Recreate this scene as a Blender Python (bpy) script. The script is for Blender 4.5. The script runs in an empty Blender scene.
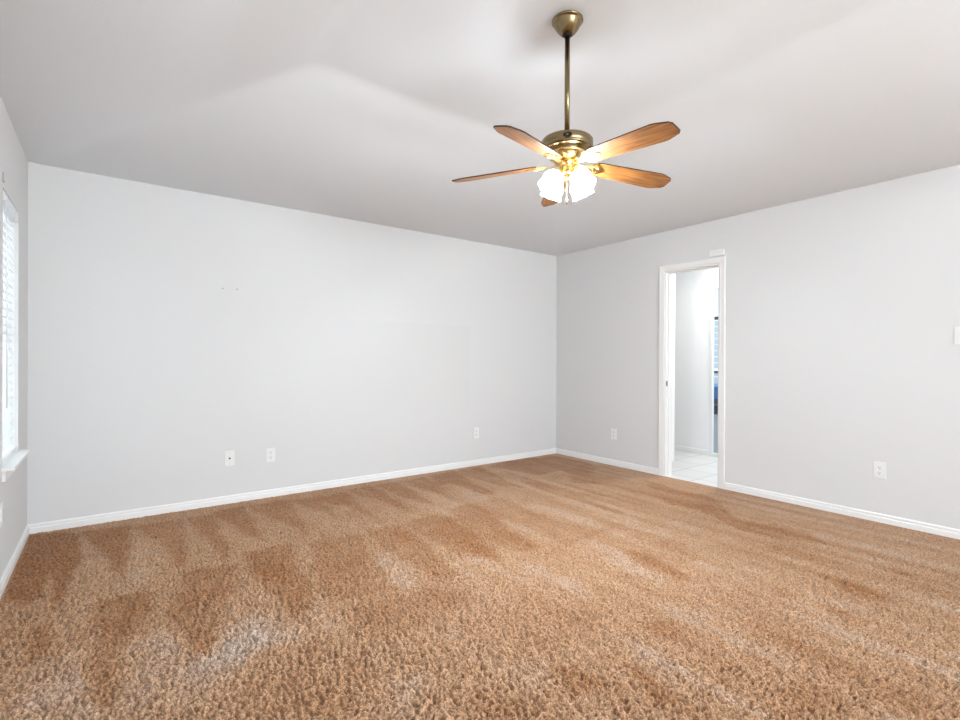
import bpy, bmesh, math, random
import numpy as np
from mathutils import Vector, Matrix

S = bpy.context.scene
COL = S.collection
random.seed(7)

# ------------------------------------------------------------------ room dimensions (metres)
XL, XR = -0.431, 4.448          # left wall / right wall inner faces
YF, YB = -4.80, 4.403           # front wall (behind the camera, set far back to even the light) / back wall
H = 2.44                        # wall height
TOP = 2.925                     # flat centre of the tray ceiling
INS = 1.40                      # horizontal run of the ceiling slopes
WT = 0.115                      # wall thickness

# ------------------------------------------------------------------ camera
cam_d = bpy.data.cameras.new('camera')
cam_d.sensor_width = 36.0
cam_d.lens = 499.065 * 36.0 / 960.0
cam_d.clip_start = 0.02
cam = bpy.data.objects.new('camera', cam_d)
COL.objects.link(cam)
cr = Vector((0.80280566, -0.59622915, 0.00372419))
cu = Vector((-0.00209654, 0.00342326, 0.99999194))
cf = Vector((0.5962371, 0.802807, -0.0014982))
m = Matrix((cr, cu, -cf)).transposed().to_4x4()
m.translation = (0, 0, 1.15815)
cam.matrix_world = m
S.camera = cam

# ------------------------------------------------------------------ world, daylight, fill lights, exposure
S.view_settings.view_transform = 'Standard'
S.view_settings.look = 'None'
S.view_settings.exposure = 0.25
S.view_settings.gamma = 1.0
S.view_settings.use_curve_mapping = False
S.cycles.use_denoising = True
S.cycles.max_bounces = 12
S.cycles.diffuse_bounces = 8
S.cycles.transparent_max_bounces = 12
S.cycles.sample_clamp_indirect = 8.0

w = bpy.data.worlds.new('overcast_sky')
S.world = w
w.use_nodes = True
bg = w.node_tree.nodes['Background']
bg.inputs['Color'].default_value = (0.76, 0.89, 1.0, 1)
bg.inputs['Strength'].default_value = 1.25

def area_light(name, loc, rot, sx, sy, watts, color=(1, 1, 1)):
    d = bpy.data.lights.new(name, 'AREA')
    d.shape = 'RECTANGLE'
    d.size, d.size_y = sx, sy
    d.energy = watts
    d.color = color
    o = bpy.data.objects.new(name, d)
    o.location = loc
    o.rotation_euler = rot
    COL.objects.link(o)
    return o

PI = math.pi
# unseen fill light added at the front wall behind the camera, tilted up
area_light('front_fill_light', (1.5, YF - 0.02, 1.45), (PI/2 + math.radians(58), 0, 0), 3.0, 1.4, 350, (0.86, 0.925, 0.965))
# daylight on the narrow window of the left wall, from outdoors through its blind
area_light('side_window_daylight', (XL - 0.45, 3.715, 1.4), (0, -PI/2, 0), 1.6, 0.9, 18, (0.92, 0.97, 1.0))
# unseen fill light added to brighten the hall
area_light('hall_fill_light', (5.5, 2.55, 2.40), (0, 0, 0), 0.5, 0.5, 25, (1.0, 1.0, 1.0))

# ------------------------------------------------------------------ materials
def mat(name, color, rough=0.6, metal=0.0, spec=0.3):
    m = bpy.data.materials.new(name)
    m.use_nodes = True
    b = m.node_tree.nodes['Principled BSDF']
    b.inputs['Base Color'].default_value = (*color, 1)
    b.inputs['Roughness'].default_value = rough
    b.inputs['Metallic'].default_value = metal
    b.inputs['Specular IOR Level'].default_value = spec
    return m

def nodes(m):
    return m.node_tree.nodes, m.node_tree.links, m.node_tree.nodes['Principled BSDF']

def add_noise_bump(m, scale, strength, dist=0.002, detail=3):
    N, L, b = nodes(m)
    tc = N.new('ShaderNodeTexCoord')
    nz = N.new('ShaderNodeTexNoise')
    nz.inputs['Scale'].default_value = scale
    nz.inputs['Detail'].default_value = detail
    bp = N.new('ShaderNodeBump')
    bp.inputs['Strength'].default_value = strength
    bp.inputs['Distance'].default_value = dist
    L.new(tc.outputs['Object'], nz.inputs['Vector'])
    L.new(nz.outputs['Fac'], bp.inputs['Height'])
    L.new(bp.outputs['Normal'], b.inputs['Normal'])

M_wall = mat('white_wall_paint', (0.668, 0.67, 0.668), 0.75, 0, 0.2)
add_noise_bump(M_wall, 55, 0.15, 0.0015)
M_hall = mat('hall_white_paint', (0.84, 0.84, 0.835), 0.7, 0, 0.2)
M_back = mat('white_wall_paint_patched', (0.668, 0.67, 0.668), 0.75, 0, 0.2)
add_noise_bump(M_back, 55, 0.25, 0.0015)
def patch_mask():
    # a slightly different coat of touch-up paint: rectangle x 1.9..3.13, z 0.75..1.515 on the back wall
    N, L, b = nodes(M_back)
    tc = N.new('ShaderNodeTexCoord')
    sp = N.new('ShaderNodeSeparateXYZ')
    L.new(tc.outputs['Object'], sp.inputs[0])
    def ramp(sock, a, c):
        r = N.new('ShaderNodeMapRange'); r.clamp = True
        r.interpolation_type = 'SMOOTHSTEP'
        r.inputs['From Min'].default_value = a; r.inputs['From Max'].default_value = c
        L.new(sock, r.inputs['Value']); return r.outputs['Result']
    def mul(a, c):
        q = N.new('ShaderNodeMath'); q.operation = 'MULTIPLY'
        L.new(a, q.inputs[0]); L.new(c, q.inputs[1]); return q.outputs[0]
    k = mul(mul(ramp(sp.outputs['X'], 1.4, 2.4), ramp(sp.outputs['X'], 3.137, 3.125)),
            mul(ramp(sp.outputs['Z'], 0.45, 0.9), ramp(sp.outputs['Z'], 1.522, 1.51)))
    mx = N.new('ShaderNodeMix'); mx.data_type = 'RGBA'
    mx.inputs['A'].default_value = (0.668, 0.67, 0.668, 1)
    mx.inputs['B'].default_value = (0.654, 0.654, 0.648, 1)
    L.new(k, mx.inputs['Factor'])
    L.new(mx.outputs['Result'], b.inputs['Base Color'])
patch_mask()
M_ceil = mat('white_ceiling_paint', (0.872, 0.908, 0.938), 0.85, 0, 0.1)
add_noise_bump(M_ceil, 70, 0.35, 0.002)
M_trim = mat('white_gloss_trim', (0.79, 0.785, 0.775), 0.35, 0, 0.4)
M_plate = mat('white_plastic_plate', (0.78, 0.78, 0.77), 0.35, 0, 0.4)
M_slot = mat('dark_slot', (0.05, 0.05, 0.05), 0.6)
M_screw = mat('painted_screw', (0.6, 0.6, 0.58), 0.4, 0.6)
M_steel = mat('dull_steel', (0.35, 0.34, 0.33), 0.4, 0.8)
M_blind = mat('white_blind_slats', (0.90, 0.91, 0.92), 0.4, 0, 0.3)
def make_translucent(m, fac):
    N, L, b = nodes(m)
    out = [n for n in N if n.type == 'OUTPUT_MATERIAL'][0]
    tl = N.new('ShaderNodeBsdfTranslucent'); tl.inputs['Color'].default_value = b.inputs['Base Color'].default_value
    mx = N.new('ShaderNodeMixShader'); mx.inputs[0].default_value = fac
    L.new(b.outputs[0], mx.inputs[1]); L.new(tl.outputs[0], mx.inputs[2]); L.new(mx.outputs[0], out.inputs['Surface'])
make_translucent(M_blind, 0.3)
M_gravel = mat('grey_concrete', (0.28, 0.29, 0.31), 0.9)
M_fence = mat('white_boards', (0.78, 0.80, 0.83), 0.6)
M_cap = mat('dark_cap', (0.05, 0.05, 0.06), 0.6)
M_blue = mat('blue_plastic', (0.02, 0.12, 0.38), 0.4)
M_pale_blue = mat('pale_blue_plastic', (0.25, 0.5, 0.78), 0.4)
M_dark_bronze = mat('dark_bronze', (0.03, 0.022, 0.015), 0.4, 0.5)
M_black = mat('black_plastic', (0.012, 0.016, 0.03), 0.4)

def brass_mat():
    m = mat('antique_brass', (0.33, 0.245, 0.115), 0.24, 1.0)
    N, L, b = nodes(m)
    tc = N.new('ShaderNodeTexCoord')
    mp = N.new('ShaderNodeMapping'); mp.inputs['Scale'].default_value = (4, 4, 90)
    nz = N.new('ShaderNodeTexNoise'); nz.inputs['Scale'].default_value = 6; nz.inputs['Detail'].default_value = 3
    cr_ = N.new('ShaderNodeMix'); cr_.data_type = 'RGBA'
    cr_.inputs['A'].default_value = (0.20, 0.15, 0.075, 1)
    cr_.inputs['B'].default_value = (0.36, 0.275, 0.15, 1)
    L.new(tc.outputs['Object'], mp.inputs['Vector']); L.new(mp.outputs['Vector'], nz.inputs['Vector'])
    L.new(nz.outputs['Fac'], cr_.inputs['Factor']); L.new(cr_.outputs['Result'], b.inputs['Base Color'])
    return m
M_brass = brass_mat()
M_bright_brass = mat('polished_brass', (0.80, 0.56, 0.22), 0.22, 1.0)

def wood_mat():
    m = mat('oak_blade', (0.3, 0.14, 0.05), 0.42, 0, 0.4)
    N, L, b = nodes(m)
    tc = N.new('ShaderNodeTexCoord')
    mp = N.new('ShaderNodeMapping'); mp.inputs['Scale'].default_value = (3.0, 42, 20)
    nz = N.new('ShaderNodeTexNoise'); nz.inputs['Scale'].default_value = 2.2
    nz.inputs['Detail'].default_value = 6; nz.inputs['Distortion'].default_value = 0.5
    rp = N.new('ShaderNodeValToRGB')
    rp.color_ramp.elements[0].position = 0.30; rp.color_ramp.elements[0].color = (0.115, 0.040, 0.010, 1)
    rp.color_ramp.elements[1].position = 0.68; rp.color_ramp.elements[1].color = (0.40, 0.165, 0.042, 1)
    L.new(tc.outputs['Object'], mp.inputs['Vector']); L.new(mp.outputs['Vector'], nz.inputs['Vector'])
    L.new(nz.outputs['Fac'], rp.inputs['Fac']); L.new(rp.outputs['Color'], b.inputs['Base Color'])
    return m
M_wood = wood_mat()
M_wood_edge = mat('dark_blade_edge', (0.045, 0.02, 0.009), 0.5)

def shade_mat():
    # lit frosted glass: lets part of the bulb's light straight through, scatters the rest and glows
    m = bpy.data.materials.new('lit_frosted_glass'); m.use_nodes = True
    N, L = m.node_tree.nodes, m.node_tree.links
    N.clear()
    out = N.new('ShaderNodeOutputMaterial')
    tr = N.new('ShaderNodeBsdfTransparent'); tr.inputs['Color'].default_value = (1, 1, 1, 1)
    tl = N.new('ShaderNodeBsdfTranslucent'); tl.inputs['Color'].default_value = (0.95, 0.94, 0.92, 1)
    em = N.new('ShaderNodeEmission'); em.inputs['Color'].default_value = (1, 0.93, 0.82, 1)
    em.inputs['Strength'].default_value = 2.4
    a = N.new('ShaderNodeAddShader'); mx = N.new('ShaderNodeMixShader'); mx.inputs[0].default_value = 0.62
    L.new(tl.outputs[0], a.inputs[0]); L.new(em.outputs[0], a.inputs[1])
    L.new(a.outputs[0], mx.inputs[1]); L.new(tr.outputs[0], mx.inputs[2])
    L.new(mx.outputs[0], out.inputs['Surface'])
    return m
M_shade = shade_mat()
def bulb_mat():
    m = bpy.data.materials.new('lit_bulb'); m.use_nodes = True
    N, L = m.node_tree.nodes, m.node_tree.links
    N.clear()
    out = N.new('ShaderNodeOutputMaterial')
    em = N.new('ShaderNodeEmission'); em.inputs['Color'].default_value = (1, 0.88, 0.70, 1)
    em.inputs['Strength'].default_value = 6
    tr = N.new('ShaderNodeBsdfTransparent')
    a = N.new('ShaderNodeAddShader')
    L.new(em.outputs[0], a.inputs[0]); L.new(tr.outputs[0], a.inputs[1])
    L.new(a.outputs[0], out.inputs['Surface'])
    return m
M_bulb = bulb_mat()
def glass_mat():
    m = bpy.data.materials.new('window_glass'); m.use_nodes = True
    N, L = m.node_tree.nodes, m.node_tree.links
    N.clear()
    out = N.new('ShaderNodeOutputMaterial')
    tr = N.new('ShaderNodeBsdfTransparent'); tr.inputs['Color'].default_value = (0.96, 0.98, 0.98, 1)
    gl = N.new('ShaderNodeBsdfGlossy'); gl.inputs['Roughness'].default_value = 0.02
    mx = N.new('ShaderNodeMixShader'); mx.inputs[0].default_value = 0.05
    L.new(tr.outputs[0], mx.inputs[1]); L.new(gl.outputs[0], mx.inputs[2])
    L.new(mx.outputs[0], out.inputs['Surface'])
    return m
M_glass = glass_mat()

def tile_mat():
    m = mat('white_floor_tile', (0.80, 0.79, 0.77), 0.3, 0, 0.5)
    N, L, b = nodes(m)
    tc = N.new('ShaderNodeTexCoord')
    br = N.new('ShaderNodeTexBrick')
    br.offset = 0.0
    br.inputs['Color1'].default_value = (0.68, 0.665, 0.645, 1)
    br.inputs['Color2'].default_value = (0.64, 0.625, 0.605, 1)
    br.inputs['Mortar'].default_value = (0.42, 0.405, 0.385, 1)
    br.inputs['Scale'].default_value = 1.0
    br.inputs['Mortar Size'].default_value = 0.006
    br.inputs['Brick Width'].default_value = 0.33
    br.inputs['Row Height'].default_value = 0.33
    L.new(tc.outputs['Object'], br.inputs['Vector'])
    L.new(br.outputs['Color'], b.inputs['Base Color'])
    return m
M_tile = tile_mat()

def carpet_mat():
    m = mat('tan_carpet_pile', (0.5, 0.3, 0.17), 0.95, 0, 0.05)
    N, L, b = nodes(m)
    tc = N.new('ShaderNodeTexCoord')
    at = N.new('ShaderNodeAttribute'); at.attribute_name = 'nap_shade_wear'
    mx = N.new('ShaderNodeValToRGB')
    el = mx.color_ramp.elements
    el[0].position = 0.05; el[0].color = CARPET_SHEEN
    el[1].position = 0.33; el[1].color = CARPET_LIGHT
    e = el.new(0.88); e.color = CARPET_DARK
    L.new(at.outputs['Fac'], mx.inputs['Fac'])
    n1 = N.new('ShaderNodeTexNoise'); n1.inputs['Scale'].default_value = 170; n1.inputs['Detail'].default_value = 4
    n1.inputs['Roughness'].default_value = 0.7
    L.new(tc.outputs['Object'], n1.inputs['Vector'])
    rp = N.new('ShaderNodeMapRange')
    rp.inputs['From Min'].default_value = 0.37; rp.inputs['From Max'].default_value = 0.63
    rp.inputs['To Min'].default_value = 0.48; rp.inputs['To Max'].default_value = 1.45
    L.new(n1.outputs['Fac'], rp.inputs['Value'])
    mu = N.new('ShaderNodeMix'); mu.data_type = 'RGBA'; mu.blend_type = 'MULTIPLY'
    mu.inputs['Factor'].default_value = 1.0
    L.new(mx.outputs['Color'], mu.inputs['A']); L.new(rp.outputs['Result'], mu.inputs['B'])
    L.new(mu.outputs['Result'], b.inputs['Base Color'])
    n2 = N.new('ShaderNodeTexNoise'); n2.inputs['Scale'].default_value = 320; n2.inputs['Detail'].default_value = 2
    L.new(tc.outputs['Object'], n2.inputs['Vector'])
    bp = N.new('ShaderNodeBump'); bp.inputs['Strength'].default_value = 0.6; bp.inputs['Distance'].default_value = 0.003
    L.new(n2.outputs['Fac'], bp.inputs['Height']); L.new(bp.outputs['Normal'], b.inputs['Normal'])
    b.inputs['Sheen Weight'].default_value = 0.15
    b.inputs['Sheen Roughness'].default_value = 0.5
    return m
CARPET_SHEEN = (0.475, 0.365, 0.29, 1)  # light sheen off the pile ends, painted into the colour
CARPET_LIGHT = (0.425, 0.256, 0.149, 1)
CARPET_DARK = (0.295, 0.134, 0.055, 1)  # shade of the brushed nap painted in, also doorway wear
M_carpet = carpet_mat()

# ------------------------------------------------------------------ mesh helpers
def T(loc=(0, 0, 0), rx=0, ry=0, rz=0):
    return Matrix.Translation(loc) @ Matrix.Rotation(rz, 4, 'Z') @ Matrix.Rotation(ry, 4, 'Y') @ Matrix.Rotation(rx, 4, 'X')

class MB:
    def __init__(s): s.bm = bmesh.new()
    def box(s, a, b, bevel=0, mtx=None, mi=0):
        a, b = [min(p, q) for p, q in zip(a, b)], [max(p, q) for p, q in zip(a, b)]
        c = [(p + q) / 2 for p, q in zip(a, b)]; d = [q - p for p, q in zip(a, b)]
        t = bmesh.new()
        bmesh.ops.create_cube(t, size=1.0, matrix=Matrix.Translation(c) @ Matrix.Diagonal((*d, 1)))
        if bevel:
            bmesh.ops.bevel(t, geom=list(t.edges), offset=bevel, segments=2, profile=0.7, affect='EDGES')
        s._join(t, mtx, mi); return s
    def _join(s, t, mtx, mi, smooth=False):
        if mtx is not None: t.transform(mtx)
        bmesh.ops.recalc_face_normals(t, faces=t.faces)
        vm = {}
        for v in t.verts: vm[v] = s.bm.verts.new(v.co)
        for f in t.faces:
            try:
                nf = s.bm.faces.new([vm[v] for v in f.verts]); nf.material_index = mi or f.material_index; nf.smooth = smooth or f.smooth
            except ValueError: pass
        t.free()
    def lathe(s, prof, n=40, mtx=None, mi=0, cap0=True, cap1=True, smooth=True):
        """prof: list of (radius, z)"""
        t = bmesh.new(); rings = []
        for r, z in prof:
            if r < 1e-6: rings.append([t.verts.new((0, 0, z))])
            else: rings.append([t.verts.new((r*math.cos(2*PI*k/n), r*math.sin(2*PI*k/n), z)) for k in range(n)])
        for A, B in zip(rings, rings[1:]):
            for k in range(n):
                if len(A) == 1 and len(B) == 1: continue
                if len(A) == 1: f = t.faces.new([A[0], B[k], B[(k+1) % n]])
                elif len(B) == 1: f = t.faces.new([A[k], A[(k+1) % n], B[0]])
                else: f = t.faces.new([A[k], A[(k+1) % n], B[(k+1) % n], B[k]])
                f.smooth = smooth
        if cap0 and len(rings[0]) > 1: t.faces.new(rings[0])
        if cap1 and len(rings[-1]) > 1: t.faces.new(rings[-1])
        s._join(t, mtx, mi); return s
    def tube(s, pts, r, n=12, mtx=None, mi=0, radii=None):
        t = bmesh.new(); rings = []
        pts = [Vector(p) for p in pts]
        for i, p in enumerate(pts):
            d = (pts[min(i+1, len(pts)-1)] - pts[max(i-1, 0)]).normalized()
            up = Vector((0, 0, 1)) if abs(d.z) < 0.9 else Vector((1, 0, 0))
            a = d.cross(up).normalized(); b = d.cross(a)
            rr = radii[i] if radii else r
            rings.append([t.verts.new(p + rr*(a*math.cos(2*PI*k/n) + b*math.sin(2*PI*k/n))) for k in range(n)])
        for A, B in zip(rings, rings[1:]):
            for k in range(n):
                f = t.faces.new([A[k], A[(k+1) % n], B[(k+1) % n], B[k]]); f.smooth = True
        t.faces.new(rings[0]); t.faces.new(rings[-1])
        s._join(t, mtx, mi); return s
    def prism(s, outline, z0, z1, mtx=None, mi=0, side_mi=None, bevel=0):
        t = bmesh.new()
        A = [t.verts.new((x, y, z0)) for x, y in outline]; B = [t.verts.new((x, y, z1)) for x, y in outline]
        t.faces.new(A[::-1]); t.faces.new(B)
        n = len(A)
        for k in range(n):
            f = t.faces.new([A[k], A[(k+1) % n], B[(k+1) % n], B[k]])
            if side_mi is not None: f.material_index = side_mi
        if bevel:
            bmesh.ops.bevel(t, geom=list(t.edges), offset=bevel, segments=2, affect='EDGES')
        s._join(t, mtx, mi); return s
    def quad(s, *pts, mi=0):
        f = s.bm.faces.new([s.bm.verts.new(p) for p in pts]); f.material_index = mi; return s
    def build(s, name, mats, parent=None):
        me = bpy.data.meshes.new(name)
        s.bm.to_mesh(me); s.bm.free()
        for m_ in (mats if isinstance(mats, (list, tuple)) else [mats]): me.materials.append(m_)
        o = bpy.data.objects.new(name, me); COL.objects.link(o)
        if parent is not None: o.parent = parent
        return o

def struct(name, mb, m_):
    o = mb.build(name, m_); o['kind'] = 'structure'; return o

def thing(name, label, cat, loc=(0, 0, 0), rotz=0, group=None):
    o = bpy.data.objects.new(name, None); COL.objects.link(o)
    o.empty_display_size = 0.1
    o.location = loc; o.rotation_euler = (0, 0, rotz)
    o['label'] = label; o['category'] = cat
    if group: o['group'] = group
    return o

def tag(o, label, cat, group=None, kind=None):
    o['label'] = label; o['category'] = cat
    if group: o['group'] = group
    if kind: o['kind'] = kind
    return o

def dup(root, loc, rotz, label):
    r = root.copy(); COL.objects.link(r); r.location = loc; r.rotation_euler = (0, 0, rotz); r['label'] = label
    for ch in list(root.children):
        c = ch.copy(); COL.objects.link(c); c.parent = r
        for g in list(ch.children):
            d = g.copy(); COL.objects.link(d); d.parent = c
    return r

# ------------------------------------------------------------------ room shell
DY0, DY1, DH = 2.338, 2.905, 2.045       # doorway in the right wall
WY0, WY1, WZ0, WZ1 = 3.445, 3.985, 0.60, 2.015   # window in the left wall

b = MB(); b.box((XL - WT, YF - WT, -0.12), (XR, YB + WT, -0.026)); struct('floor', b, M_gravel)
b = MB(); b.box((XL - WT, YB, -0.12), (XR + WT, YB + WT, H + 0.02)); struct('wall_back', b, M_back)
b = MB()
b.box((XR, YF - WT, -0.12), (XR + WT, DY0, H + 0.02)); b.box((XR, DY1, -0.12), (XR + WT, YB, H + 0.02))
b.box((XR, DY0, DH), (XR + WT, DY1, H + 0.02)); struct('wall_right', b, M_wall)
b = MB()
b.box((XL - WT, YF - WT, -0.12), (XL, WY0, H + 0.02))
b.box((XL - WT, WY1, -0.12), (XL, YB, H + 0.02))
b.box((XL - WT, WY0, -0.12), (XL, WY1, WZ0)); b.box((XL - WT, WY0, WZ1), (XL, WY1, H + 0.02))
struct('wall_left', b, M_wall)
b = MB()
b.box((XL, YF - WT, -0.12), (-0.1, YF, H + 0.02)); b.box((3.1, YF - WT, -0.12), (XR, YF, H + 0.02))
b.box((-0.1, YF - WT, -0.12), (3.1, YF, 0.65)); b.box((-0.1, YF - WT, 2.25), (3.1, YF, H + 0.02))  # opening added for the fill light
struct('wall_front', b, M_wall)
# tray ceiling: four slopes rising to a flat centre
def ceiling():
    t = 0.10
    o = [(XL, YF), (XR, YF), (XR, YB), (XL, YB)]
    i = [(XL + INS, YF + INS), (XR - INS, YF + INS), (XR - INS, YB - INS), (XL + INS, YB - INS)]
    bm = bmesh.new()
    lo = [bm.verts.new((x, y, H)) for x, y in o]; hi = [bm.verts.new((x, y, TOP)) for x, y in i]
    lo2 = [bm.verts.new((x + dx*WT, y + dy*WT, H + t)) for (x, y), dx, dy in zip(o, (-1, 1, 1, -1), (-1, -1, 1, 1))]
    hi2 = [bm.verts.new((x, y, TOP + t)) for x, y in i]
    bm.faces.new(hi[::-1]); bm.faces.new(hi2)
    for k in range(4):
        j = (k + 1) % 4
        bm.faces.new([lo[k], hi[k], hi[j], lo[j]]); bm.faces.new([lo2[k], lo2[j], hi2[j], hi2[k]])
        bm.faces.new([lo[k], lo[j], lo2[j], lo2[k]])
    bmesh.ops.recalc_face_normals(bm, faces=bm.faces)
    # drywall corners are slightly rounded
    ed = [e for e in bm.edges if all(v in hi for v in e.verts) or (set(e.verts) & set(hi) and set(e.verts) & set(lo))]
    r_ = bmesh.ops.bevel(bm, geom=ed, offset=0.055, segments=5, profile=0.5, affect='EDGES', clamp_overlap=True)
    for f_ in bm.faces: f_.smooth = True
    b = MB(); b.bm.free(); b.bm = bm
    struct('ceiling', b, M_ceil)
ceiling()

# baseboards: moulded profile swept along each wall; (depth from wall, height)
BB = [(0, -0.026), (0.013, -0.026), (0.013, 0.033), (0.011, 0.037), (0.006, 0.038), (0.006, 0.042), (0.010, 0.044), (0.009, 0.054), (0.004, 0.061), (0, 0.061)]
def baseboard(name, p0, p1, n):
    """runs from p0 to p1 on the floor; n = direction into the room"""
    bm = bmesh.new(); R = []
    for p in (p0, p1):
        R.append([bm.verts.new((p[0] + n[0]*d, p[1] + n[1]*d, z)) for d, z in BB])
    for k in range(len(BB)):
        j = (k + 1) % len(BB); bm.faces.new([R[0][k], R[0][j], R[1][j], R[1][k]])
    bm.faces.new(R[0]); bm.faces.new(R[1][::-1])
    bmesh.ops.recalc_face_normals(bm, faces=bm.faces)
    b = MB(); b.bm.free(); b.bm = bm
    return struct(name, b, M_trim)
CW = 0.055
baseboard('baseboard_back', (XL, YB), (XR, YB), (0, -1))
baseboard('baseboard_left', (XL, YF), (XL, YB - 0.013), (1, 0))
baseboard('baseboard_right', (XR, YF), (XR, DY0 - CW), (-1, 0))
baseboard('baseboard_right', (XR, DY1 + CW), (XR, YB - 0.013), (-1, 0))

# ------------------------------------------------------------------ doorway in the right wall
door = bpy.data.objects.new('door_1', None); COL.objects.link(door); door['kind'] = 'structure'
door.location = (XR, (DY0 + DY1)/2, 0)
def rel(o, root):
    """mesh built in world coordinates, parented to a root that only has a location"""
    o.parent = root; o.data.transform(Matrix.Translation(-root.location)); return o
j = 0.016
b = MB()
b.box((XR - 0.002, DY0 - 0.001, -0.01), (XR + WT + 0.002, DY0 + j, DH)); b.box((XR - 0.002, DY1 - j, -0.01), (XR + WT + 0.002, DY1 + 0.001, DH))
b.box((XR - 0.002, DY0 + j, DH - j), (XR + WT + 0.002, DY1 - j, DH + 0.001))
# stop strips
b.box((XR + 0.045, DY0 + j, -0.01), (XR + 0.08, DY0 + j + 0.010, DH - j)); b.box((XR + 0.045, DY1 - j - 0.010, -0.01), (XR + 0.08, DY1 - j, DH - j))
b.box((XR + 0.045, DY0 + j + 0.010, DH - j - 0.010), (XR + 0.08, DY1 - j - 0.010, DH - j))
rel(b.build('door_jamb', M_trim), door)
def casing(side):
    """three mitred lengths of moulded casing around the opening; side = x direction it faces"""
    x0 = XR if side < 0 else XR + WT
    prof = [(0, 0), (0, 0.009), (0.010, 0.013), (0.016, 0.011), (0.040, 0.014), (0.050, 0.016), (CW, 0.013), (CW, 0)]
    r = 0.005
    bm = bmesh.new(); st = []
    for corner in range(4):
        ring = []
        for d, h in prof:
            e = d - r
            y, z = {0: (DY0 - e, -0.01), 1: (DY0 - e, DH + e), 2: (DY1 + e, DH + e), 3: (DY1 + e, -0.01)}[corner]
            ring.append(bm.verts.new((x0 + side*h, y, z)))
        st.append(ring)
    n = len(prof)
    for A, B in zip(st, st[1:]):
        for k in range(n):
            q = (k + 1) % n; bm.faces.new([A[k], A[q], B[q], B[k]])
    bm.faces.new(st[0]); bm.faces.new(st[-1])
    bmesh.ops.recalc_face_normals(bm, faces=bm.faces)
    m_ = MB(); m_.bm.free(); m_.bm = bm
    return m_.build('door_casing', M_trim)
rel(casing(-1), door); rel(casing(1), door)
b = MB(); b.box((XR + 0.008, DY1 - j - 0.0015, 0.895), (XR + 0.036, DY1 - j, 0.95), 0.0005)
b.box((XR + 0.014, DY1 - j - 0.002, 0.912), (XR + 0.028, DY1 - j - 0.0014, 0.935), mi=1)
o = b.build('strike_plate', [M_steel, M_slot]); rel(o, door); o['label'] = 'small grey metal strike plate'

# ------------------------------------------------------------------ hall beyond the doorway
HX, HY0, HY1 = 5.86, 1.2, 4.8
b = MB(); b.box((XR, HY0, -0.12), (HX, HY1, -0.004)); struct('floor_hall', b, M_tile)
b = MB(); b.box((XR + WT, HY0 - WT, -0.12), (HX + WT, HY0, H)); b.box((XR + WT, HY1, -0.12), (HX + WT, HY1 + WT, H))
b.box((XR, YB + WT, -0.12), (XR + WT, HY1 + WT, H))
struct('wall_hall_side', b, M_hall)
GY0, GY1, GH = 2.15, 3.195, 2.05       # glass patio door in the hall's far wall
b = MB(); b.box((HX, GY1, -0.12), (HX + 0.03, HY1, H)); b.box((HX, HY0, -0.12), (HX + 0.03, GY0, H)); b.box((HX, GY0, GH), (HX + 0.03, GY1, H))
struct('wall_hall_far', b, M_hall)
b = MB(); b.box((5.12, 3.27, -0.01), (5.22, HY1, H)); struct('wall_hall_stub', b, M_hall)
b = MB(); b.box((XR + WT, HY0 - WT, H), (HX + WT, HY1 + WT, H + 0.1)); struct('ceiling_hall', b, M_ceil)
baseboard('baseboard_hall', (HX, GY1), (HX, HY1), (-1, 0))
baseboard('baseboard_hall_stub', (5.12, 3.27), (5.12, HY1), (-1, 0))
g = bpy.data.objects.new('door_2', None); COL.objects.link(g); g['kind'] = 'structure'; g.location = (HX, (GY0 + GY1)/2, 0)
b = MB()
fw = 0.028
b.box((HX - 0.012, GY0, -0.01), (HX + 0.03, GY0 + fw, GH)); b.box((HX - 0.012, GY1 - fw, -0.01), (HX + 0.03, GY1, GH))
b.box((HX - 0.012, GY0 + fw, GH - fw), (HX + 0.03, GY1 - fw, GH)); b.box((HX - 0.012, GY0 + fw, -0.01), (HX + 0.03, GY1 - fw, 0.035))
rel(b.build('door_frame', M_trim), g)
b = MB(); b.box((HX + 0.012, GY0 + fw, 0.035), (HX + 0.018, GY1 - fw, GH - fw)); rel(b.build('glass_pane', M_glass), g)
# outside the glass door
b = MB(); b.box((HX + 0.03, 0.5, -0.22), (16, 11, -0.10)); struct('patio_ground', b, M_gravel)

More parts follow.
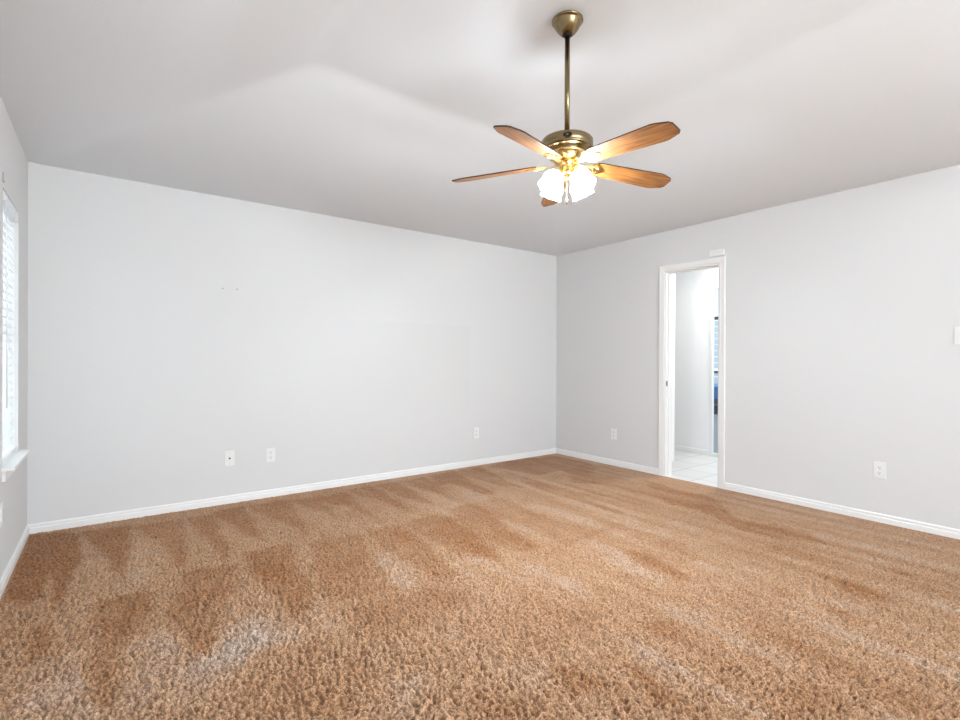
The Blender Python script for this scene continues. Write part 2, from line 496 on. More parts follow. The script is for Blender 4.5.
# ------------------------------------------------------------------ carpet
MARKS = [  # positive: painted nap shade and doorway wear; negative: painted sheen
    (0.9, [(-0.43,4.4),(-0.26,4.35),(-0.15,4.19),(-0.12,3.72),(-0.16,3.38),(-0.19,3.02),(-0.22,3.13),(-0.23,3.69),(-0.27,3.2),(-0.32,3.14),(-0.42,3.32),(-0.42,3.41)]),
    (0.75, [(-0.16,4.27),(0.12,4.22),(0.1,3.49),(0.06,3.22),(0.04,3.33),(-0.02,3.72),(-0.11,4.03)]),
    (0.65, [(0.13,4.21),(0.44,4.17),(0.39,3.56),(0.32,3.16),(0.3,3.25),(0.26,3.76),(0.17,4.01)]),
    (0.7, [(0.46,4.19),(0.62,4.16),(0.6,3.74),(0.56,3.22),(0.52,3.15),(0.51,3.58),(0.45,3.98)]),
    (0.7, [(0.62,4.22),(0.86,4.27),(0.81,3.59),(0.79,3.34),(0.76,3.46),(0.7,3.75),(0.62,4.04)]),
    (0.6, [(0.89,4.24),(1.2,4.23),(1.07,3.4),(1.04,3.19),(1.04,3.43),(0.98,3.72),(0.9,4.02)]),
    (0.6, [(1.17,4.18),(1.43,4.22),(1.34,3.46),(1.34,3.41),(1.31,3.72),(1.2,3.99)]),
    (0.6, [(1.4,4.16),(1.66,4.21),(1.59,3.49),(1.56,3.17),(1.55,3.54),(1.51,3.83),(1.42,3.93)]),
    (0.55, [(1.69,4.23),(1.94,4.27),(1.89,3.7),(1.85,3.24),(1.82,3.48),(1.76,3.87)]),
    (0.5, [(1.96,4.25),(2.2,4.26),(2.13,3.63),(2.1,3.41),(2.02,3.61),(1.96,3.95)]),
    (0.5, [(2.22,4.25),(2.51,4.29),(2.39,3.64),(2.32,3.62),(2.24,3.83),(2.2,4.03)]),
    (0.6, [(2.54,4.27),(2.9,4.34),(2.72,3.66),(2.65,3.3),(2.56,3.52),(2.58,3.94),(2.43,3.87)]),
    (0.6, [(2.88,4.3),(3.23,4.34),(3.04,3.61),(3.04,3.34),(2.89,3.58),(2.86,3.93)]),
    (0.6, [(3.27,4.31),(3.84,4.38),(4.3,4.27),(4.36,3.93),(4.25,3.55),(3.76,3.39),(3.8,3.7),(3.47,3.65),(3.37,4.0)]),
    (0.5, [(3.17,3.61),(3.23,3.34),(3.23,2.91),(3.15,2.39),(3.06,2.36),(3.08,2.77),(3.07,3.23)]),
    (0.5, [(3.92,3.61),(3.94,3.16),(3.93,2.41),(3.71,2.46),(3.72,2.98),(3.5,3.28)]),
    (0.47, [(-0.06,3.01),(0.19,2.96),(0.16,2.8),(0.05,2.47),(0.03,2.31),(0.02,2.09),(0.0,2.01),(-0.06,2.28),(-0.08,2.4),(-0.03,2.6),(-0.05,2.81)]),
    (0.46, [(0.33,3.15),(0.59,3.08),(0.55,2.84),(0.41,2.5),(0.3,2.2),(0.26,2.27),(0.22,2.53),(0.22,2.67),(0.28,2.9)]),
    (0.624, [(0.66,3.24),(0.91,3.22),(0.9,3.05),(0.84,2.78),(0.85,2.62),(0.8,2.39),(0.68,2.25),(0.67,2.36),(0.63,2.71),(0.62,3.02)]),
    (0.468, [(1.04,3.19),(1.35,3.13),(1.24,2.75),(1.19,2.45),(1.17,2.24),(0.93,2.29),(0.85,2.35),(0.86,2.54),(0.95,2.87)]),
    (0.507, [(1.41,3.18),(1.65,3.13),(1.63,2.88),(1.53,2.44),(1.51,2.21),(1.39,2.22),(1.37,2.56),(1.35,2.86)]),
    (0.507, [(1.69,3.16),(1.93,3.21),(2.0,3.13),(1.97,2.75),(1.9,2.4),(1.84,2.22),(1.72,2.4),(1.66,2.64),(1.64,2.87)]),
    (0.468, [(2.12,3.26),(2.37,3.25),(2.26,2.8),(2.17,2.37),(2.13,2.24),(1.98,2.26),(1.96,2.53),(2.0,2.93)]),
    (0.39, [(2.45,3.29),(2.69,3.27),(2.6,2.85),(2.49,2.37),(2.5,2.25),(2.36,2.3),(2.38,2.71)]),
    (0.312, [(2.75,3.26),(2.72,2.92),(2.73,2.46),(2.68,2.23),(2.57,2.31),(2.58,2.71)]),
    (0.39, [(2.21,2.24),(2.82,2.26),(2.75,2.19),(2.13,2.14)]),
    (0.5, [(-0.27,2.84),(-0.19,2.88),(-0.19,2.6),(-0.25,2.49)]),
    (0.5, [(-0.36,2.81),(-0.31,2.92),(-0.35,2.72)]),
    (0.35, [(1.17,2.24),(1.4,2.14),(1.4,1.95),(1.09,1.9),(0.9,1.89),(0.86,2.23)]),
    (0.3, [(0.45,2.13),(0.73,2.01),(0.79,1.66),(0.6,1.55),(0.34,1.74)]),
    (-0.3, [(-0.33,2.58),(0.04,2.52),(0.43,2.23),(0.74,1.92),(0.88,1.52),(0.85,1.36),(-0.28,2.19)]),
    (-0.45, [(0.04,2.36),(0.29,2.25),(0.45,2.53),(0.67,2.2),(0.57,2.0),(0.26,1.98),(0.06,2.06)]),
    (-0.3, [(0.77,2.54),(0.85,2.35),(0.84,2.13),(0.7,2.04),(0.7,2.23)]),
    (-0.4, [(1.39,3.05),(1.36,2.8),(1.34,2.45),(1.35,2.21),(1.17,2.24),(1.22,2.5)]),
    (-0.4, [(1.58,2.91),(1.58,2.7),(1.63,2.38),(1.79,2.22),(1.53,2.24),(1.49,2.48)]),
    (-0.35, [(1.91,2.92),(1.88,2.42),(2.0,2.19),(1.81,2.24),(1.83,2.62)]),
    (-0.3, [(2.43,1.88),(2.38,1.58),(2.29,1.54),(2.33,1.83)]),
    (-0.35, [(0.11,3.77),(0.19,3.42),(0.29,3.1),(0.25,2.92),(0.06,2.93),(-0.16,2.67),(-0.27,2.58),(-0.24,2.92),(-0.08,3.15),(0.05,3.2)]),
    (-0.3, [(1.76,1.26),(1.8,1.02),(1.72,0.9),(1.59,0.93),(1.62,1.11)]),
    (0.51, [(2.53,1.94),(2.61,1.79),(2.49,1.45),(2.39,1.46),(2.41,1.72)]),
    (0.425, [(2.88,1.9),(2.92,1.72),(2.8,1.66),(2.78,1.82)]),
    (0.595, [(4.18,2.99),(4.08,2.5),(4.14,2.26),(3.67,1.78),(3.68,1.39),(3.53,1.39),(3.46,1.67),(3.67,2.08),(3.6,2.29)]),
    (0.468, [(3.67,1.78),(3.83,1.45),(3.64,1.2),(3.58,1.35),(3.47,1.55)]),
    (0.51, [(3.1,1.1),(3.14,0.95),(3.08,0.74),(2.97,0.77),(2.96,0.94)]),
    (0.51, [(2.73,1.18),(2.72,1.05),(2.66,1.02),(2.65,1.13)]),
    (0.51, [(2.71,0.93),(2.74,0.83),(2.67,0.71),(2.61,0.78)]),
    (0.595, [(1.91,1.37),(1.99,1.31),(1.93,1.09),(1.86,1.1),(1.85,1.27)]),
    (0.595, [(1.34,1.36),(1.42,1.23),(1.42,1.16),(1.3,1.17),(1.28,1.26)]),
    (0.595, [(1.61,1.24),(1.6,1.1),(1.55,0.96),(1.49,0.98),(1.54,1.14)]),
    (0.425, [(0.99,1.38),(1.13,1.24),(1.14,1.15),(0.93,1.3)]),
    (0.425, [(1.93,1.14),(1.96,1.03),(1.89,0.88),(1.84,0.89),(1.83,1.04)]),
    (0.425, [(2.35,1.13),(2.31,0.91),(2.24,0.74),(2.3,0.63),(2.19,0.66),(2.18,0.82),(2.21,1.03)]),
    (0.425, [(3.51,0.92),(3.57,0.71),(3.46,0.58),(3.31,0.55),(3.29,0.7)]),
    (0.34, [(1.87,0.8),(2.07,0.68),(1.97,0.59),(1.77,0.7)]),
]
def carpet():
    rng = np.random.default_rng(3)
    # uneven grid: fine near the camera, coarser towards the far corner
    def axis(lo, hi, fine_lo, fine_hi, s0, s1):
        xs = [lo]; x = lo
        while x < hi - 1e-6:
            if x < fine_lo: st = 0.03
            elif x < fine_hi: st = s0
            else: st = s0 + (s1 - s0) * min(1, (x - fine_hi) / (hi - fine_hi))
            x = min(hi, x + st); xs.append(x)
        return np.array(xs)
    ex = 0.001
    X = axis(XL + ex, XR - ex, XL + ex, 2.0, 0.0036, 0.0085)
    Y = axis(YF + ex, YB - ex, 0.05, 2.0, 0.0036, 0.0085)
    # vacuum marks, their nap shading painted as colour, on a 1.25 cm raster of the floor
    rs = 0.0125
    gx = np.arange(XL, XR + rs, rs); gy = np.arange(YF, YB + rs, rs)
    GX, GY = np.meshgrid(gx, gy)
    def blur(a, sx, sy=None):
        sy = sx if sy is None else sy
        ky = np.fft.fftfreq(a.shape[0])[:, None]; kx = np.fft.rfftfreq(a.shape[1])[None]
        return np.fft.irfft2(np.fft.rfft2(a) * np.exp(-2*np.pi**2*((kx*sx)**2 + (ky*sy)**2)), s=a.shape)
    def unit(a): a = a - a.mean(); return a / a.std()
    wob = lambda s: unit(blur(rng.standard_normal(GX.shape), s))
    PX, PY = GX + 0.007*wob(5) + 0.004*wob(1.5), GY + 0.007*wob(5) + 0.004*wob(1.5)
    nap = np.zeros_like(GX); pale = np.zeros_like(GX)
    for s, poly in MARKS:
        ins = np.zeros(GX.shape, bool)
        n = len(poly)
        for i in range(n):
            x0, y0 = poly[i]; x1, y1 = poly[(i+1) % n]
            if y0 == y1: continue
            c = ((y0 > PY) != (y1 > PY)) & (PX < (x1 - x0)*(PY - y0)/(y1 - y0) + x0)
            ins ^= c
        if s > 0: nap = np.maximum(nap, s*blur(ins.astype(float), 1.1 if s > 0.45 else 2.5))
        else: pale = np.maximum(pale, -s*blur(ins.astype(float), 7.0))
    # long faint strokes of the vacuum across the room, nap shading in colour too
    st = unit(blur(rng.standard_normal(GX.shape), 2.2, 22))
    var = 0.035*wob(12) + 0.035*wob(3) + 0.09*st*np.clip((GX - 0.8)/1.5, 0, 1)
    nap = np.maximum(0.40 + 0.56*nap + var, 0.24) - 0.56*pale*(1 - np.clip(nap*1.4, 0, 1))
    # tufts on a fine raster
    fs = 0.0036
    fx = np.arange(XL, XR + fs, fs); fy = np.arange(YF, YB + fs, fs)
    N = rng.standard_normal((len(fy), len(fx)))
    def blur_lay(a, sr, sf):
        # pile rows lie across the direction the vacuum was pushed
        ky = np.fft.fftfreq(a.shape[0])[:, None]; kx = np.fft.rfftfreq(a.shape[1])[None]
        kr = 0.80*kx - 0.60*ky; kf = 0.60*kx + 0.80*ky
        return np.fft.irfft2(np.fft.rfft2(a) * np.exp(-2*np.pi**2*((kr*sr)**2 + (kf*sf)**2)), s=a.shape)
    t1 = unit(blur_lay(N, 1.2, 0.8) - blur_lay(N, 2.3, 1.6))
    N2 = rng.standard_normal(N.shape)
    t2 = unit(blur(N2, 3.2) - blur(N2, 7))
    def sample(a, x0, y0, st):
        u = (X - x0)/st; v = (Y - y0)/st
        i = np.clip(u.astype(int), 0, a.shape[1]-2); j = np.clip(v.astype(int), 0, a.shape[0]-2)
        fu = (u - i)[None, :]; fv = (v - j)[:, None]
        A = a[np.ix_(j, i)]; B = a[np.ix_(j, i+1)]; C = a[np.ix_(j+1, i)]; D = a[np.ix_(j+1, i+1)]
        return A*(1-fu)*(1-fv) + B*fu*(1-fv) + C*(1-fu)*fv + D*fu*fv
    nv = sample(nap, XL, YF, rs)
    s1 = sample(t1, XL, YF, fs)
    h = 0.0075*np.tanh(s1*0.9) - 0.0085*np.clip(-s1 - 0.5, 0, 1.4) + 0.0028*sample(t2, XL, YF, fs)
    XX, YY = np.meshgrid(X, Y)
    rough = np.clip(2.4 - 0.40*np.hypot(XX, YY), 0.5, 1.6)
    Z = -0.004 + h*rough - 0.004*(nv - 0.4)
    edge = np.minimum(np.minimum(XX - XL, XR - XX), np.minimum(YY - YF, YB - YY))
    Z = np.where(edge < 0.018, -0.001, Z)
    Z = np.maximum(Z, -0.0255)
    ny, nx = XX.shape
    co = np.stack([XX, YY, Z], -1).reshape(-1, 3).astype(np.float32)
    idx = np.arange(ny*nx).reshape(ny, nx)
    q = np.stack([idx[:-1, :-1], idx[:-1, 1:], idx[1:, 1:], idx[1:, :-1]], -1).reshape(-1, 4).astype(np.int32)
    me = bpy.data.meshes.new('carpet')
    me.vertices.add(len(co)); me.vertices.foreach_set('co', co.ravel())
    me.loops.add(q.size); me.loops.foreach_set('vertex_index', q.ravel())
    me.polygons.add(len(q)); me.polygons.foreach_set('loop_start', np.arange(0, q.size, 4, dtype=np.int32))
    me.update(calc_edges=True)
    me.polygons.foreach_set('use_smooth', np.ones(len(q), bool))
    a = me.attributes.new('nap_shade_wear', 'FLOAT', 'POINT')
    a.data.foreach_set('value', np.clip(nv, 0, 1).astype(np.float32).ravel())
    me.materials.append(M_carpet)
    o = bpy.data.objects.new('carpet', me); COL.objects.link(o)
    tag(o, 'tan wall-to-wall carpet pile with painted-in nap shading of vacuum marks covering the room floor', 'carpet', kind='stuff')
carpet()

# ------------------------------------------------------------------ window in the left wall
win = bpy.data.objects.new('window_1', None); COL.objects.link(win); win['kind'] = 'structure'
win.location = (XL, (WY0 + WY1)/2, WZ0)
b = MB(); x0, x1 = XL - WT, XL - WT + 0.04; f = 0.035
b.box((x0, WY0, WZ0), (x1, WY0 + f, WZ1)); b.box((x0, WY1 - f, WZ0), (x1, WY1, WZ1))
b.box((x0, WY0 + f, WZ1 - f), (x1, WY1 - f, WZ1)); b.box((x0, WY0 + f, WZ0), (x1, WY1 - f, WZ0 + f))
b.box((x0 + 0.005, WY0 + f, 1.29), (x1 - 0.005, WY1 - f, 1.33))
rel(b.build('window_frame', M_trim), win)
b = MB(); b.box((x0 + 0.015, WY0 + f, WZ0 + f), (x0 + 0.019, WY1 - f, WZ1 - f)); rel(b.build('window_pane', M_glass), win)
b = MB(); b.box((XL - WT + 0.04, WY0 + 0.001, WZ0 - 0.0), (XL, WY1 - 0.001, WZ0 + 0.006))
b.box((XL, WY0 - 0.035, WZ0 - 0.012), (XL + 0.05, WY1 + 0.05, WZ0 + 0.006), 0.003)
rel(b.build('window_sill', M_trim), win)
b = MB(); b.box((XL, WY0 - 0.015, WZ0 - 0.065), (XL + 0.014, WY1 + 0.03, WZ0 - 0.012), 0.002)
rel(b.build('window_apron', M_trim), win)

bl = thing('window_blind', 'white horizontal slatted blind hanging in the left wall window', 'blind', (XL - 0.032, (WY0 + WY1)/2, WZ0))
yw = (WY1 - WY0)/2 - 0.006
b = MB(); b.box((-0.028, -yw, 1.352), (0.030, yw, 1.410), 0.003); b.build('headrail', M_blind, bl)
b = MB(); b.box((-0.025, -yw, 0.030), (0.025, yw, 0.046), 0.004); b.build('bottom_rail', M_blind, bl)
b = MB()
n = 29; pitch = (1.345 - 0.075)/(n - 1)
for k in range(n):
    z = 0.075 + k*pitch
    b.box((-0.0245, -yw + 0.002, -0.0014), (0.0245, yw - 0.002, 0.0014), 0.0006, T((0, 0, z), ry=math.radians(66)))
b.build('slats', M_blind, bl)
b = MB()
for y in (-0.16, 0.16):
    for x in (-0.024, 0.024): b.box((x - 0.0008, y - 0.0015, 0.04), (x + 0.0008, y + 0.0015, 1.36))
b.build('ladder_cord', M_plate, bl)
b = MB(); b.tube([(0.040, -yw + 0.012, 1.36), (0.046, -yw + 0.012, 0.95), (0.046, -yw + 0.012, 0.30)], 0.003, 8); b.box((0.028, -yw + 0.007, 1.355), (0.045, -yw + 0.017, 1.372))
b.build('tilt_wand', M_blind, bl)
b = MB(); b.box((0.0, -0.004, -0.026), (0.003, 0.004, 0.026), 0.001); b.tube([(0.001, 0, -0.022), (0.006, 0, -0.024), (0.008, 0, -0.014)], 0.002, 8)
o = b.build('wall_hook', M_steel); o.location = (XL, 3.435, 2.06)
tag(o, 'small grey metal hook on the left wall above the window corner', 'hook')

# ------------------------------------------------------------------ outlets and wall plates (local: plate in the XZ plane, facing -Y)
def plate_part(root):
    b = MB(); b.box((-0.036, -0.006, -0.0585), (0.036, 0.0, 0.0585), 0.0022); return b.build('plate', M_plate, root)
def make_outlet(label, loc, rz):
    r = thing('wall_outlet', label, 'outlet', loc, rz, 'duplex outlets on the walls')
    plate_part(r)
    for s in (-1, 1):
        out = [(0.0165*math.cos(a)*1.0, max(-0.0135, min(0.0135, 0.0175*math.sin(a)))) for a in [2*PI*k/28 for k in range(28)]]
        b = MB(); b.prism(out, 0, 0.003, T((0, -0.006, s*0.0205), rx=PI/2)); rc = b.build('receptacle', M_plate, r)
        b = MB(); z = s*0.0205
        b.box((-0.0075, -0.0094, z - 0.001), (-0.0050, -0.0088, z + 0.0085)); b.box((0.0050, -0.0094, z + 0.0005), (0.0072, -0.0088, z + 0.0075))
        b.lathe([(0.0027, 0), (0.0027, 0.0006)], 12, T((0, -0.0088, z - 0.0065), rx=PI/2))
        o = b.build('slots', M_slot, rc); o['label'] = 'dark socket slots'
    b = MB(); b.lathe([(0.0033, 0), (0.0033, 0.0008), (0.002, 0.0013)], 14, T((0, -0.006, 0), rx=PI/2)); b.build('screw', M_screw, r)
    return r
A = make_outlet('white duplex outlet on the right wall between the doorway and the light switch', (XR, 1.163, 0.372), -PI/2)
dup(A, (1.087, YB, 0.350), 0, 'white duplex outlet on the back wall, right of the round-jack plate')
dup(A, (3.219, YB, 0.352), 0, 'white duplex outlet low on the back wall nearest the right room corner')
dup(A, (XR, 3.517, 0.343), -PI/2, 'white duplex outlet on the right wall between room corner and doorway')
dup(A, (XL, 3.378, 0.384), PI/2, 'white outlet low on the left wall beneath the window, cut by the photo edge')
r = thing('cable_jack_plate', 'white wall plate with one dark round jack, on the back wall', 'wall plate', (0.775, YB, 0.358), 0)
plate_part(r)
b = MB(); b.lathe([(0.0075, 0), (0.0075, 0.003), (0.0052, 0.003), (0.0052, 0.009), (0.004, 0.009)], 6 * 3, T((0, -0.006, 0), rx=PI/2))
o = b.build('jack', M_slot, r); o['label'] = 'dark round cable jack'
for s in (-1, 1):
    b = MB(); b.lathe([(0.0033, 0), (0.0033, 0.0008), (0.002, 0.0013)], 14, T((0, -0.006, s*0.042), rx=PI/2)); b.build('screw', M_screw, r)
r = thing('light_switch', 'white light switch plate on the right wall at the photo edge', 'light switch', (XR, 0.735, 1.325), -PI/2)
plate_part(r)
b = MB(); b.box((-0.0165, -0.0085, -0.033), (0.0165, -0.006, 0.033), 0.001, T((0, 0, 0), rx=math.radians(2.5))); b.build('rocker', M_plate, r)
for s in (-1, 1):
    b = MB(); b.lathe([(0.0033, 0), (0.0033, 0.0008), (0.002, 0.0013)], 14, T((0, -0.006, s*0.048), rx=PI/2)); b.build('screw', M_screw, r)

# small sensor box above the right corner of the door casing
r = thing('door_sensor', 'small white sensor box mounted just above the top right corner of the doorway', 'sensor', (XR, 2.362, DH + CW + 0.034), -PI/2)
b = MB(); b.box((-0.064, -0.024, -0.029), (0.064, 0.0, 0.029), 0.004); b.build('sensor_body', M_plate, r)
b = MB(); b.box((-0.052, -0.0246, -0.004), (0.030, -0.0238, 0.016), 0.0002); b.build('sensor_panel', M_trim, r)
b = MB()
for x in (-0.038, -0.014, 0.010): b.lathe([(0.0035, 0), (0.0035, 0.0006)], 12, T((x, -0.0245, 0.006), rx=PI/2))
b.build('sensor_dots', M_screw, r)
b = MB(); b.tube([(0.058, -0.010, -0.026), (0.060, -0.0065, -0.045), (0.0615, -0.0035, -0.30), (0.0615, -0.003, -2.06)], 0.0022, 8); b.build('sensor_wire', M_plate, r)

# nail heads left in the back wall
def nail(x, z, label):
    b = MB(); b.lathe([(0.0015, -0.004), (0.0015, 0.003), (0.0055, 0.003), (0.0048, 0.0045), (0, 0.005)], 14, T(rx=PI/2))
    o = b.build('wall_nail', M_steel); o.location = (x, YB, z)
    tag(o, label, 'nail', 'nails in the back wall'); return o
nail(0.722, 1.713, 'tiny grey nail in the back wall, left of the two side by side')
nail(0.826, 1.716, 'tiny grey nail in the back wall, right of the two side by side')

# ------------------------------------------------------------------ seen through the glass door
fy0, fy1, fx = 4.2, 8.2, 12.2
r = thing('fence', 'white horizontal board fence with dark cap, seen through the glass door', 'fence', (fx, (fy0 + fy1)/2, -0.10))
b = MB()
for k in range(8):
    z = 1.05 + k*0.15; b.box((-0.012, -2, z), (0.012, 2, z + 0.135))
for k in range(3): b.box((-0.012, -2, 0.55 + k*0.15), (0.012, 2, 0.685 + k*0.15))
b.build('boards', M_fence, r)
b = MB(); b.box((-0.05, -2, 2.27), (0.05, 2, 2.345), 0.005); b.build('cap_rail', M_cap, r)
b = MB(); b.box((-0.03, -2, 0.93), (-0.012, 2, 0.99)); b.build('middle_rail', M_cap, r)
for y in (-1.9, -0.0, 1.9):
    b = MB(); b.box((0.014, y - 0.05, 0), (0.10, y + 0.05, 2.27)); b.build('post', M_fence, r)
b = MB(); b.box((-0.012, -2, 0.0), (0.012, 2, 0.54)); b.build('base_boards', M_fence, r)
r = thing('storage_box', 'blue and black box on the grey patio, seen through the glass door', 'box', (11.6, 6.2, -0.10))
b = MB(); b.box((-0.3, -0.6, 0.22), (0.3, 0.6, 0.64), 0.02); b.build('body', M_blue, r)
b = MB(); b.box((-0.32, -0.62, 0.64), (0.32, 0.62, 0.71), 0.015); b.build('lid', M_pale_blue, r)
b = MB(); b.box((-0.306, -0.606, 0.25), (0.306, 0.606, 0.36), 0.01); b.build('band', M_black, r)
b = MB(); b.box((-0.31, -0.61, 0.0), (0.31, 0.61, 0.20), 0.01); b.build('base', M_black, r)

# ------------------------------------------------------------------ ceiling fan
FX, FY = 1.902, 1.812
fan = thing('ceiling_fan', 'antique brass ceiling fan with five oak blades and lit frosted glass shades', 'ceiling fan', (FX, FY, TOP))
ZT = TOP
def Z(z): return z - ZT
b = MB()
b.lathe([(0, Z(TOP)), (0.066, Z(TOP)), (0.070, -0.008), (0.080, -0.011), (0.081, -0.017), (0.077, -0.021), (0.074, -0.022), (0.070, -0.030), (0.060, -0.052), (0.046, -0.070), (0.036, -0.080), (0.030, -0.084), (0.026, -0.084), (0.024, -0.078), (0.0, -0.078)], 48)
cn = b.build('canopy', M_brass, fan)
b = MB(); b.lathe([(0.0, -0.070), (0.020, -0.070), (0.024, -0.080), (0.021, -0.093), (0.0, -0.097)], 28); b.build('hanger_ball', M_dark_bronze, cn)
b = MB(); b.lathe([(0.0134, -0.085), (0.0134, Z(2.325))], 24); b.build('downrod', M_brass, fan)
b = MB()
b.lathe([(0.0, Z(2.333)), (0.020, Z(2.333)), (0.022, Z(2.310)), (0.030, Z(2.306)), (0.075, Z(2.302)), (0.115, Z(2.297)), (0.127, Z(2.293)), (0.133, Z(2.285)),
         (0.133, Z(2.256)), (0.131, Z(2.253)), (0.133, Z(2.250)), (0.130, Z(2.241)), (0.122, Z(2.236)), (0.108, Z(2.234)), (0.108, Z(2.222)), (0.0, Z(2.222))], 64)
mh = b.build('motor_housing', M_brass, fan)
to_cam = math.atan2(-FY, -FX)
# oval badge on the side facing the room
mtx = T((0, 0, Z(2.266)), rz=to_cam + math.radians(1)) @ T((0.1325, 0, 0), ry=PI/2)
b = MB(); out = [(0.013*math.cos(2*PI*k/28), 0.022*math.sin(2*PI*k/28)) for k in range(28)]
b.prism(out, -0.003, 0.0035, mtx, bevel=0.001)
bd = b.build('badge', M_dark_bronze, mh); bd['label'] = 'dark oval badge'
b = MB(); out = [(0.0035*math.cos(2*PI*k/24), 0.006*math.sin(2*PI*k/24)) for k in range(24)]
b.prism(out, 0.003, 0.0050, mtx); b.build('badge_centre', M_brass, bd)
# vented rotor ring under the motor
b = MB()
b.lathe([(0.0, Z(2.223)), (0.098, Z(2.223)), (0.100, Z(2.218)), (0.090, Z(2.206)), (0.072, Z(2.186)), (0.060, Z(2.180)), (0.0, Z(2.180))], 56)
for k in range(40):
    a = 2*PI*k/40
    b.box((-0.013, -0.0016, -0.0008), (0.013, 0.0016, 0.0012), 0, T((0.0825*math.cos(a), 0.0825*math.sin(a), Z(2.1985)), rz=a) @ Matrix.Rotation(-math.radians(47), 4, 'Y'), mi=1)
b.build('vent_ring', [M_bright_brass, M_slot], fan)

BLADE_Z = 2.172
PITCH = math.radians(14)
PH0 = math.radians(269.6)
def blade_outline():
    pts = []
    L0, L1, w0, w1 = 0.155, 0.626, 0.052, 0.066
    pts += [(L0, -w0*0.80), (L0 + 0.02, -w0)]
    pts += [(L1 - 0.088, -w1)]
    # ogee notched end
    pts += [(L1 - 0.066, -w1*0.95), (L1 - 0.040, -w1*0.82), (L1 - 0.018, -w1*0.70), (L1 - 0.009, -w1*0.66), (L1 - 0.009, -w1*0.55), (L1, -w1*0.48), (L1 + 0.001, 0)]
    up = [(x, -y) for x, y in pts[::-1]][1:]
    return pts + up
def bracket_outline():
    pts = [(0.045, -0.020), (0.085, -0.014), (0.110, -0.016), (0.128, -0.030), (0.140, -0.046), (0.158, -0.052), (0.172, -0.044), (0.176, -0.032), (0.190, -0.030), (0.200, -0.020), (0.212, -0.012), (0.222, 0)]
    return pts + [(x, -y) for x, y in pts[::-1]][1:]
dz = [-0.018, -0.008, 0.0, -0.004, -0.020]
for k in range(5):
    a = PH0 + k*2*PI/5
    ang = math.atan2(dz[k], 0.6) + math.radians(-2.2)
    base = T((0, 0, Z(BLADE_Z)), rz=a) @ Matrix.Rotation(-ang, 4, 'Y') @ Matrix.Rotation(-PITCH, 4, 'X')
    b = MB()
    b.prism(blade_outline(), 0.0, 0.0065, None, 0, 1)
    o = b.build('blade', [M_wood, M_wood_edge], fan); o.matrix_local = base
    b = MB(); b.prism(bracket_outline(), -0.0045, -0.0003, None, bevel=0.0012)
    # raised scrolls on the bracket
    for s in (-1, 1):
        b.tube([(0.125, s*0.010, -0.005), (0.145, s*0.030, -0.006), (0.165, s*0.036, -0.006), (0.172, s*0.024, -0.006), (0.160, s*0.016, -0.006)], 0.0025, 8)
    for x, y in ((0.150, 0.0), (0.178, 0.014), (0.178, -0.014)): b.lathe([(0.0045, -0.0045), (0.0045, -0.0065), (0.002, -0.0078)], 12, T((x, y, 0)))
    o2 = b.build('blade_bracket', M_bright_brass, fan); o2.matrix_local = base

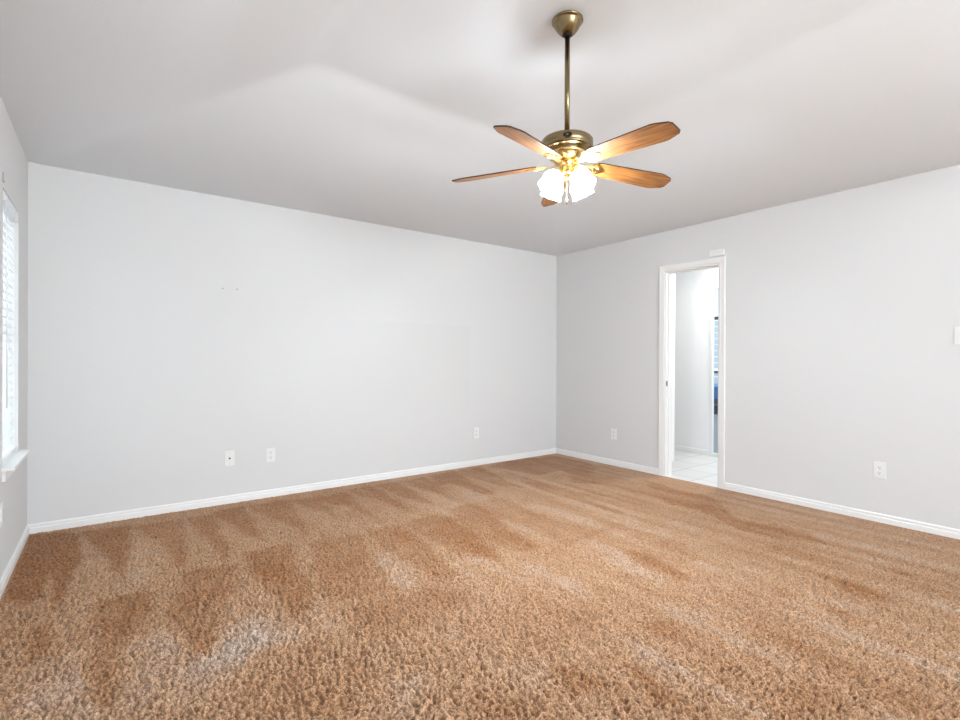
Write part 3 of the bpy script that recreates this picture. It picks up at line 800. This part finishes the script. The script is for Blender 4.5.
# light kit: switch housing, four arms with fitters, tulip shades and bulbs
b = MB()
b.lathe([(0.0, Z(2.181)), (0.052, Z(2.181)), (0.052, Z(2.172)), (0.040, Z(2.168)), (0.040, Z(2.135)), (0.046, Z(2.128)), (0.046, Z(2.116)), (0.034, Z(2.106)), (0.018, Z(2.100)), (0.010, Z(2.092)), (0.0, Z(2.090))], 40)
b.build('light_kit_hub', M_bright_brass, fan)
LZ = 2.122
BULB_UP, BULB_DOWN, BULB_COL = 13.0, 36.0, (0.80, 0.90, 0.99)
for k in range(4):
    a = to_cam + PI/4 + k*PI/2
    tilt = math.radians(31)
    d = Vector((math.cos(a), math.sin(a), 0))
    root = Vector((0, 0, Z(LZ)))
    b = MB()
    p1 = root + d*0.038; p2 = root + d*0.056 + Vector((0, 0, 0.004)); p3 = root + d*0.069 + Vector((0, 0, -0.006))
    b.tube([p1, p2, p3], 0.007, 12)
    sm = Matrix.Translation(p3) @ Matrix.Rotation(a, 4, 'Z') @ Matrix.Rotation(PI - tilt, 4, 'Y')   # local +Z = outward and down
    b.lathe([(0.010, -0.008), (0.020, -0.002), (0.022, 0.004), (0.022, 0.016), (0.0, 0.016)], 24, sm)
    b.build('light_arm', M_bright_brass, fan)
    b = MB()
    ru = [(r_*(1 + min(0.05, max(0, z_ - 0.01)*4)), 0.006 + (z_ - 0.006)*0.9) for r_, z_ in [(0.0215, 0.006), (0.026, 0.014), (0.038, 0.026), (0.047, 0.042), (0.051, 0.060), (0.050, 0.078), (0.049, 0.092), (0.053, 0.106), (0.058, 0.114)]]
    t = MB(); t.lathe(ru + [(r_ - 0.002, z_) for r_, z_ in ru[::-1]], 40, None, cap0=False, cap1=False)
    # fluted lip: ripple the radius towards the mouth
    for v in t.bm.verts:
        q = max(0.0, (v.co.z - 0.075)/0.04)
        an = math.atan2(v.co.y, v.co.x); f_ = 1 + 0.03*q*math.cos(8*an)
        v.co.x *= f_; v.co.y *= f_; v.co.z += 0.002*q*math.cos(8*an)
    t.bm.transform(sm)
    sh = t.build('lamp_shade', M_shade, fan)
    b = MB(); b.lathe([(0, 0.016), (0.012, 0.018), (0.013, 0.030), (0.022, 0.046), (0.026, 0.060), (0.022, 0.074), (0.010, 0.083), (0, 0.085)], 24, sm)
    b.build('bulb', M_bulb, sh)
    bp_ = Vector((FX, FY, TOP)) + (sm @ Vector((0, 0, 0.060)))
    ld = bpy.data.lights.new('bulb_light', 'POINT'); ld.energy = BULB_UP; ld.color = BULB_COL; ld.shadow_soft_size = 0.025
    lo_ = bpy.data.objects.new('bulb_light', ld); COL.objects.link(lo_); lo_.location = bp_
    # most of the light leaves through the open mouth of the shade
    ld = bpy.data.lights.new('bulb_beam', 'SPOT'); ld.energy = BULB_DOWN; ld.color = BULB_COL; ld.shadow_soft_size = 0.03
    ld.spot_size = math.radians(179); ld.spot_blend = 0.12
    lo_ = bpy.data.objects.new('bulb_beam', ld); COL.objects.link(lo_); lo_.location = bp_
    lo_.rotation_euler = (sm @ Matrix.Rotation(PI, 4, 'X')).to_euler()
# pull chain with its fob
b = MB()
cx, cy = 0.030*math.cos(to_cam), 0.030*math.sin(to_cam)
n = 60
for k in range(n):
    z = Z(2.112) - k*0.0022
    b.lathe([(0, -0.001), (0.0011, 0), (0, 0.001)], 6, T((cx, cy, z)))
b.tube([(cx, cy, Z(2.112)), (cx, cy, Z(1.982))], 0.0006, 6)
pc = b.build('pull_chain', M_bright_brass, fan)
b = MB(); b.lathe([(0, Z(1.984)), (0.003, Z(1.982)), (0.0055, Z(1.970)), (0.0062, Z(1.962)), (0.004, Z(1.954)), (0, Z(1.952))], 14, T((cx, cy, 0))); b.build('chain_fob', M_brass, pc)
